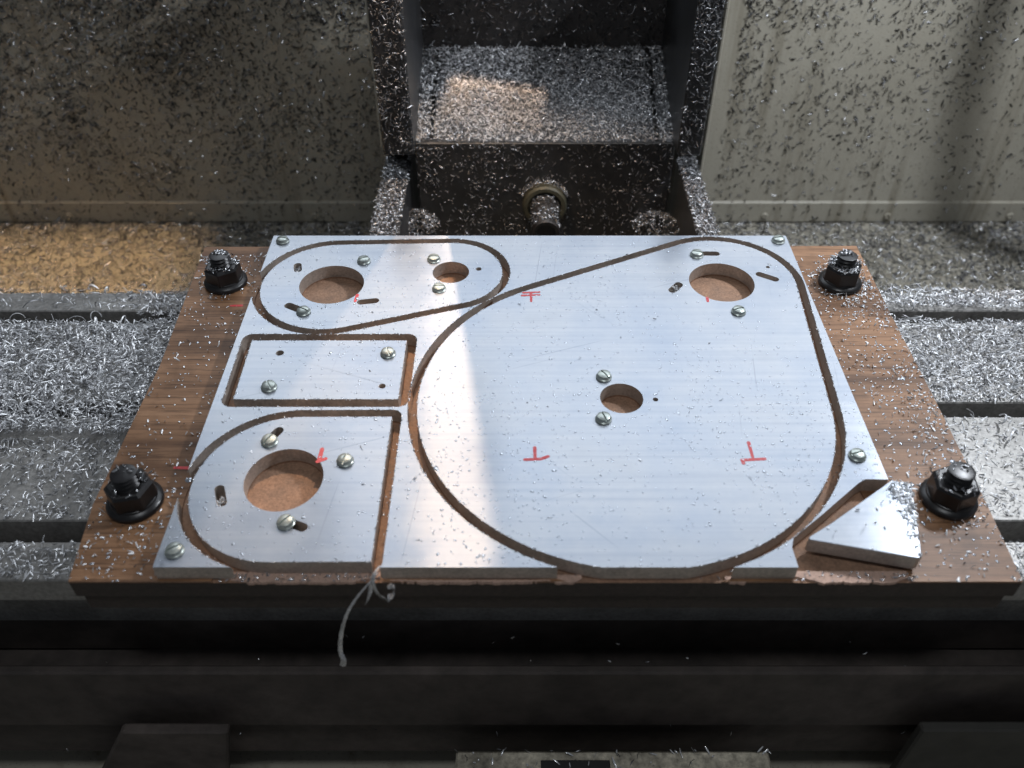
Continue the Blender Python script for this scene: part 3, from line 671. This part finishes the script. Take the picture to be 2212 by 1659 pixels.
# table top
slotmask = lambda y: sum(((y > a - 0.0006) & (y < b_ + 0.0006)).astype(float) for a, b_ in SL)
def dens_left(x, y):
    pile = np.clip(0.25 + 1.6 * fb(x, y, 38), 0, 1)
    d = np.where(y > YS2[0] - 0.016, np.where(y < YS3[0], pile, np.clip((x + 0.26) / 0.06, 0.10, 0.9)), 0.34 * fb(x, y, 60) + 0.06 + 0.2 * np.clip((y - 0.265) / 0.03, 0, 1))
    d = np.where(y < YS1[0], 0.30, d)
    return np.where((y > YS3[0] - 0.002) & (x < -0.222 + 0.03 * np.sin(y * 900)), 0.06, d)
x, y = scatter(-0.46, -0.10, YF, YB, 72000, dens_left); k = (~inside(BOARD, x, y)) & ((slotmask(y) < 0.5) | ((y > YS2[0] - 0.002) & (y < YS2[1] + 0.002)) | ((y > YS3[0]) & (x > -0.215) & (rng.random(len(x)) < 0.7)))
x, y = x[k], y[k]; hgt = np.where(y > YS2[0] - 0.016, 0.0085 * fb(x, y, 42) ** 1.5, 0.0006) * rng.uniform(0.45, 1, len(x))
chips('table_chips', np.c_[x, y, ZT + hgt], (0, 0, 1), (0.0030, 0.0068), (0.0007, 0.0013), 0.40, 0.34, 'bright metal chips piled on the left half of the table', bright=True, scale=0.62)
def dens_right(x, y):
    d = np.where(y > YS3[1], 0.95, np.where(y > YS2[1], np.clip(0.35 + 1.2 * fb(x + 1, y, 40), 0, 1), np.where(y > YS1[1], 0.10 + 0.20 * fb(x, y, 60), 0.45)))
    return d
x, y = scatter(0.15, 0.46, YF, YB, 50000, dens_right); k = (~inside(BOARD, x, y)) & (slotmask(y) < 0.5); x, y = x[k], y[k]
hgt = np.where(y > YS2[1], 0.0065 * fb(x, y, 46) ** 1.5, 0.0004) * rng.uniform(0.45, 1, len(x))
chips('table_chips', np.c_[x, y, ZT + hgt], (0, 0, 1), (0.0030, 0.0066), (0.0008, 0.0013), 0.40, 0.34, 'bright metal chips piled on the right half of the table', bright=True, scale=0.62)
for (x0, x1, n_, lb) in ((-0.46, -0.10, 1500, 'longer curled chips among the swarf on the left half of the table'), (0.15, 0.46, 900, 'longer curled chips among the swarf on the right half of the table')):
    x, y = scatter(x0, x1, YF, YB, n_, lambda x, y: np.where(y > YS2[0] - 0.016, 0.5, 0.12)); k = ~inside(BOARD, x, y) & (slotmask(y) < 0.5); x, y = x[k], y[k]
    chips('curled_chips', np.c_[x, y, ZT + rng.uniform(0.0005, 0.003, len(x))], (0, 0, 1), (0.006, 0.015), (0.0008, 0.0016), 0.3, 0.15, lb, bright=True, curv=(1.5, 6.5), ns=9, scale=1)
x, y = scatter(xl + 0.004, xr - 0.004, YC + 0.003, Y_R - 0.004, 260)
chips('curled_chips', np.c_[x, y, shelf_z(y) + 0.0015], sn, (0.005, 0.011), (0.0006, 0.0011), 0.3, 0.15, 'longer curled chips lying on the shelf of the column', curv=(1.5, 6.0), ns=9, scale=1)
for u, v, rr in ((643, 580, 0.0022), (476.5, 1079, 0.0024), (1459, 621, 0.0024)):
    p = at(u, v, z=0); n = 46
    chips('slot_plug', np.c_[p.x + rng.normal(0, rr * 0.4, n), p.y + rng.normal(0, rr * 0.7, n), rng.uniform(-0.004, -0.0008, n)], (0, 0, 1), (0.001, 0.0028), (0.0005, 0.0009), 0.8, 0.3, 'chips packed into a slot of the plate', lift=0.0001, scale=1, bright=True)
x, y = scatter(-0.5, 0.5, YF, YB, 5000, lambda x, y: slotmask(y)); k = ~inside(BOARD, x, y); x, y = x[k], y[k]
chips('slot_chips', np.c_[x, y, np.full(len(x), ZT - dp - 0.006) + rng.uniform(0, 0.004, len(x))], (0, 0, 1), (0.003, 0.006), (0.0008, 0.0013), 0.4, 0.5, 'metal chips lying down in the T slots')
# board: fine swarf, thick near the outer right margin and the rear corners
def dens_board(x, y):
    right = np.clip((x - 0.155) / 0.05, 0, 1) * (0.18 + 0.5 * fb(x, y, 130)) * 1.2 + 0.9 * np.exp(-((x - at(1816, 597, z=0).x - 0.01) ** 2 + (y - 0.385) ** 2) / 0.018 ** 2)
    left = 0.10 + 0.35 * np.exp(-((y - 0.212) / 0.015) ** 2) + 0.5 * np.exp(-((y - 0.42) / 0.01) ** 2)
    return np.clip(np.where(x > 0, right, left), 0, 1)
x, y = scatter(-0.22, 0.24, 0.199, 0.425, 30000, dens_board)
okb = inside(BOARD, x, y) & ~((x > PX0 - 0.001) & (x < PX1 + 0.001) & (y < PY1)); okb &= ~inside(WEDGE, x, y)
for p in NUTS: okb &= np.hypot(x - p.x, y - p.y) > 0.0122
x, y = x[okb], y[okb]
chips('board_swarf', np.c_[x, y, np.full(len(x), ZB)], (0, 0, 1), (0.0008, 0.0024), (0.0005, 0.0010), 0.4, 0.1, 'fine bright swarf sprinkled on the brown board', lift=0.0002, bright=True, scale=1)
# swarf along the cut line in front, on the wedge and on the nuts
x = np.r_[rng.uniform(-0.115, -0.052, 130), rng.uniform(0.112, 0.16, 60)]; y = np.r_[rng.uniform(0.1990, 0.2030, 130), rng.uniform(0.199, 0.2035, 60)]
chips('edge_swarf', np.c_[x, y, np.full(len(x), ZB - 0.0001)], (0, 0, 1), (0.0008, 0.002), (0.0005, 0.0009), 0.4, 0.2, 'fine swarf on the milled front edge of the board', lift=0.0002, scale=1)
n = 6500; x = rng.uniform(0.10, 0.18, n); y = rng.uniform(0.19, 0.25, n); ex = at(1985, 1200, z=0)
k = inside(WEDGE, x, y) & (rng.random(n) < np.clip(1.1 * ((x - 0.1565 + 0.10 * (y - 0.22)) / 0.010), 0.008, 0.8)); x, y = x[k], y[k]
chips('wedge_swarf', np.c_[x, y, np.full(len(x), 0.0018)], (0, 0, 1), (0.001, 0.0036), (0.0006, 0.0011), 0.4, 0.05, 'wet chips along the right edge of the loose wedge', bright=True, lift=0.0002, scale=1)
P_, N_ = [], []
for i, p in enumerate(NUTS):
    n = (50, 130, 330, 60)[i]; a = rng.uniform(0, 6.283, n); rr = 0.0092 * np.sqrt(rng.random(n))
    zz = np.where(rr < 0.0042, ZB + 0.0190, ZB + 0.0127); ys = rr * np.sin(a)
    P_.append(np.c_[p.x + rr * np.cos(a), p.y + np.abs(ys) * (1 if i in (0, 1, 2) else 1) * np.sign(ys + 0.004), zz])
    m2 = (30, 70, 150, 60)[i]; a = rng.uniform(0, 6.283, m2); rr = rng.uniform(0.012, 0.0165, m2); P_.append(np.c_[p.x + rr * np.cos(a), p.y + rr * np.sin(a), np.full(m2, ZB)])
P_ = np.vstack(P_)
chips('nut_swarf', P_, (0, 0, 1), (0.001, 0.0030), (0.0005, 0.001), 0.5, 0.15, 'fine wet swarf stuck on and around the black nuts', lift=0.0002, scale=1)
# burrs along the rims of the cuts, inside slots
P_, ins = [], []
for k, Q in list(INNER.items()) + [(k, Q) for k, Q in OUTER.items()]:
    Q = np.array(Q); nx = np.roll(Q, -1, 0); ln = np.hypot(*(nx - Q).T); cum = np.cumsum(ln); m2 = int(cum[-1] / 0.0007)
    s = rng.uniform(0, cum[-1], m2); i = np.searchsorted(cum, s); i = np.minimum(i, len(Q) - 1); f = rng.random(m2)[:, None]; P_.append(Q[i] * (1 - f) + nx[i] * f)
P_ = np.vstack(P_) + rng.normal(0, 0.00022, (sum(len(p) for p in P_), 2))
k = (P_[:, 0] > PX0) & (P_[:, 0] < PX1 - 0.001) & (P_[:, 1] > PY0) & (P_[:, 1] < PY1)
P_ = P_[k]
chips('cut_burrs', np.c_[P_, np.full(len(P_), -0.00035)], (0, 0, 1), (0.0005, 0.0011), (0.0003, 0.0006), 0.5, 0.3, 'tiny burrs along the rims of the milled cuts', 'metal burrs', lift=0.0002, scale=1)
x, y = scatter(PX0, PX1, PY0, PY1, 9000)
k = np.zeros(len(x), bool)
for q in OUTER: k |= inside(OUTER[q], x, y) & ~inside(INNER[q], x, y)
k &= rng.random(len(x)) < np.clip(1.6 * fb(x, y, 110) - 0.35, 0.05, 1); x, y = x[k], y[k]
chips('groove_swarf', np.c_[x, y, np.full(len(x), ZB - DPK)], (0, 0, 1), (0.0006, 0.0018), (0.0003, 0.0007), 0.4, 0.4, 'fine swarf lying in the milled grooves', lift=0.0002, scale=1)
# loose chips and drops on the plates
def on_metal(x, y):
    r = (x > PX0 + 0.001) & (x < PX1 - 0.001) & (y > PY0 + 0.001) & (y < PY1 - 0.001)
    for k in OUTER: r &= (~inside(OUTER[k], x, y)) | inside(INNER[k], x, y)
    for k in HOLES:
        for h in HOLES[k]: r &= ~inside([(hx + (hx - h[0][0]) * 0, hy) for hx, hy in h], x, y)
    r &= ~inside([(p.x, p.y) for p in cp], x, y)
    for u, v, a, lab in SCREWS: p = at(u, v, z=0); r &= np.hypot(x - p.x, y - p.y) > 0.0045
    return r
x, y = scatter(PX0, PX1, PY0, PY1, 160); k = on_metal(x, y); x, y = x[k], y[k]
chips('plate_swarf', np.c_[x, y, np.zeros(len(x))], (0, 0, 1), (0.0006, 0.0022), (0.0003, 0.0007), 0.25, 0.1, 'a few fine chips lying on the aluminium plates', lift=0.0001, scale=1)
def drops(name, x, y, z0, r, label):
    U = []; seg = 9
    prof = [(1.0, 0.0), (0.80, 0.16), (0.45, 0.26)]
    n = len(x); V = np.empty((n, seg * 3 + 1, 3)); an = np.linspace(0, 2 * np.pi, seg, endpoint=False); el = rng.uniform(0.7, 1.4, n)[:, None]; ro = rng.uniform(0, 3.14, n)[:, None]
    for j, (pr, ph) in enumerate(prof):
        px = pr * np.cos(an)[None] * el; py = pr * np.sin(an)[None] / el
        V[:, j * seg:(j + 1) * seg, 0] = x[:, None] + r[:, None] * (px * np.cos(ro) - py * np.sin(ro)); V[:, j * seg:(j + 1) * seg, 1] = y[:, None] + r[:, None] * (px * np.sin(ro) + py * np.cos(ro))
        V[:, j * seg:(j + 1) * seg, 2] = z0 + (r * ph * 1.2)[:, None]
    V[:, -1, 0], V[:, -1, 1], V[:, -1, 2] = x, y, z0 + r * 0.26
    Fc = []
    for j in range(2):
        for i in range(seg): Fc.append((j * seg + i, j * seg + (i + 1) % seg, (j + 1) * seg + (i + 1) % seg, (j + 1) * seg + i))
    tri = [(2 * seg + i, 2 * seg + (i + 1) % seg, 3 * seg, 3 * seg) for i in range(seg)]
    faces = []
    for m_ in range(n):
        b_ = m_ * (seg * 3 + 1); faces += [tuple(b_ + q for q in f) for f in Fc] + [tuple(b_ + q for q in f[:3]) for f in tri]
    me = D.meshes.new(name); me.from_pydata(V.reshape(-1, 3).tolist(), [], faces); me.materials.append(M['drop']); me.shade_smooth()
    tag(new_obj(name, me), label, 'coolant drops', None, 'stuff')
x, y = scatter(PX0, PX1, PY0, PY1, 6000, lambda x, y: np.clip(0.15 + 0.75 * fb(x, y, 70) + 0.2 * (y < 0.3), 0, 1)); k = on_metal(x, y); x, y = x[k], y[k]
drops('coolant_drops', x, y, 0.00003, np.exp(rng.normal(math.log(0.00034), 0.32, len(x))), 'fine drops of coolant beaded on the aluminium plates')
x, y = scatter(-0.22, 0.24, 0.199, 0.425, 9000, lambda x, y: np.clip(np.where(x > 0, 0.75 * np.clip((x - 0.15) / 0.04, 0, 1), 0.16 + 0.5 * (y < 0.215)), 0, 1))
k = inside(BOARD, x, y) & ~((x > PX0 - 0.001) & (x < PX1 + 0.001) & (y < PY1))
for p in NUTS: k &= np.hypot(x - p.x, y - p.y) > 0.0122
x, y = x[k], y[k]; drops('coolant_drops', x, y, ZB, np.exp(rng.normal(math.log(0.00040), 0.4, len(x))), 'pale drops beaded on the brown board')
k = None
# sparse chips in the dark below, and on the bottom block
p = [at(rng.uniform(30, 2180), rng.uniform(1330, 1620), Y=0.204) for _ in range(45)]
chips('saddle_chips', np.array([tuple(q) for q in p]), (0, -1, 0), (0.002, 0.004), (0.0006, 0.0012), 0.4, 0.5, 'stray chips stuck to the dark saddle below the board')
x, y = scatter(p0.x, p1.x, 0.06, p0.y, 700)
chips('block_chips', np.c_[x, y, np.full(len(x), zt + 0.0009)], (0, 0, 1), (0.003, 0.006), (0.0008, 0.0014), 0.35, 0.2, 'metal chips on the rusty block at the bottom edge', bright=True)
print('objects', len(D.objects), 'tris', sum(len(o.data.loop_triangles) if False else len(o.data.polygons) * 2 for o in D.objects if o.type == 'MESH'))
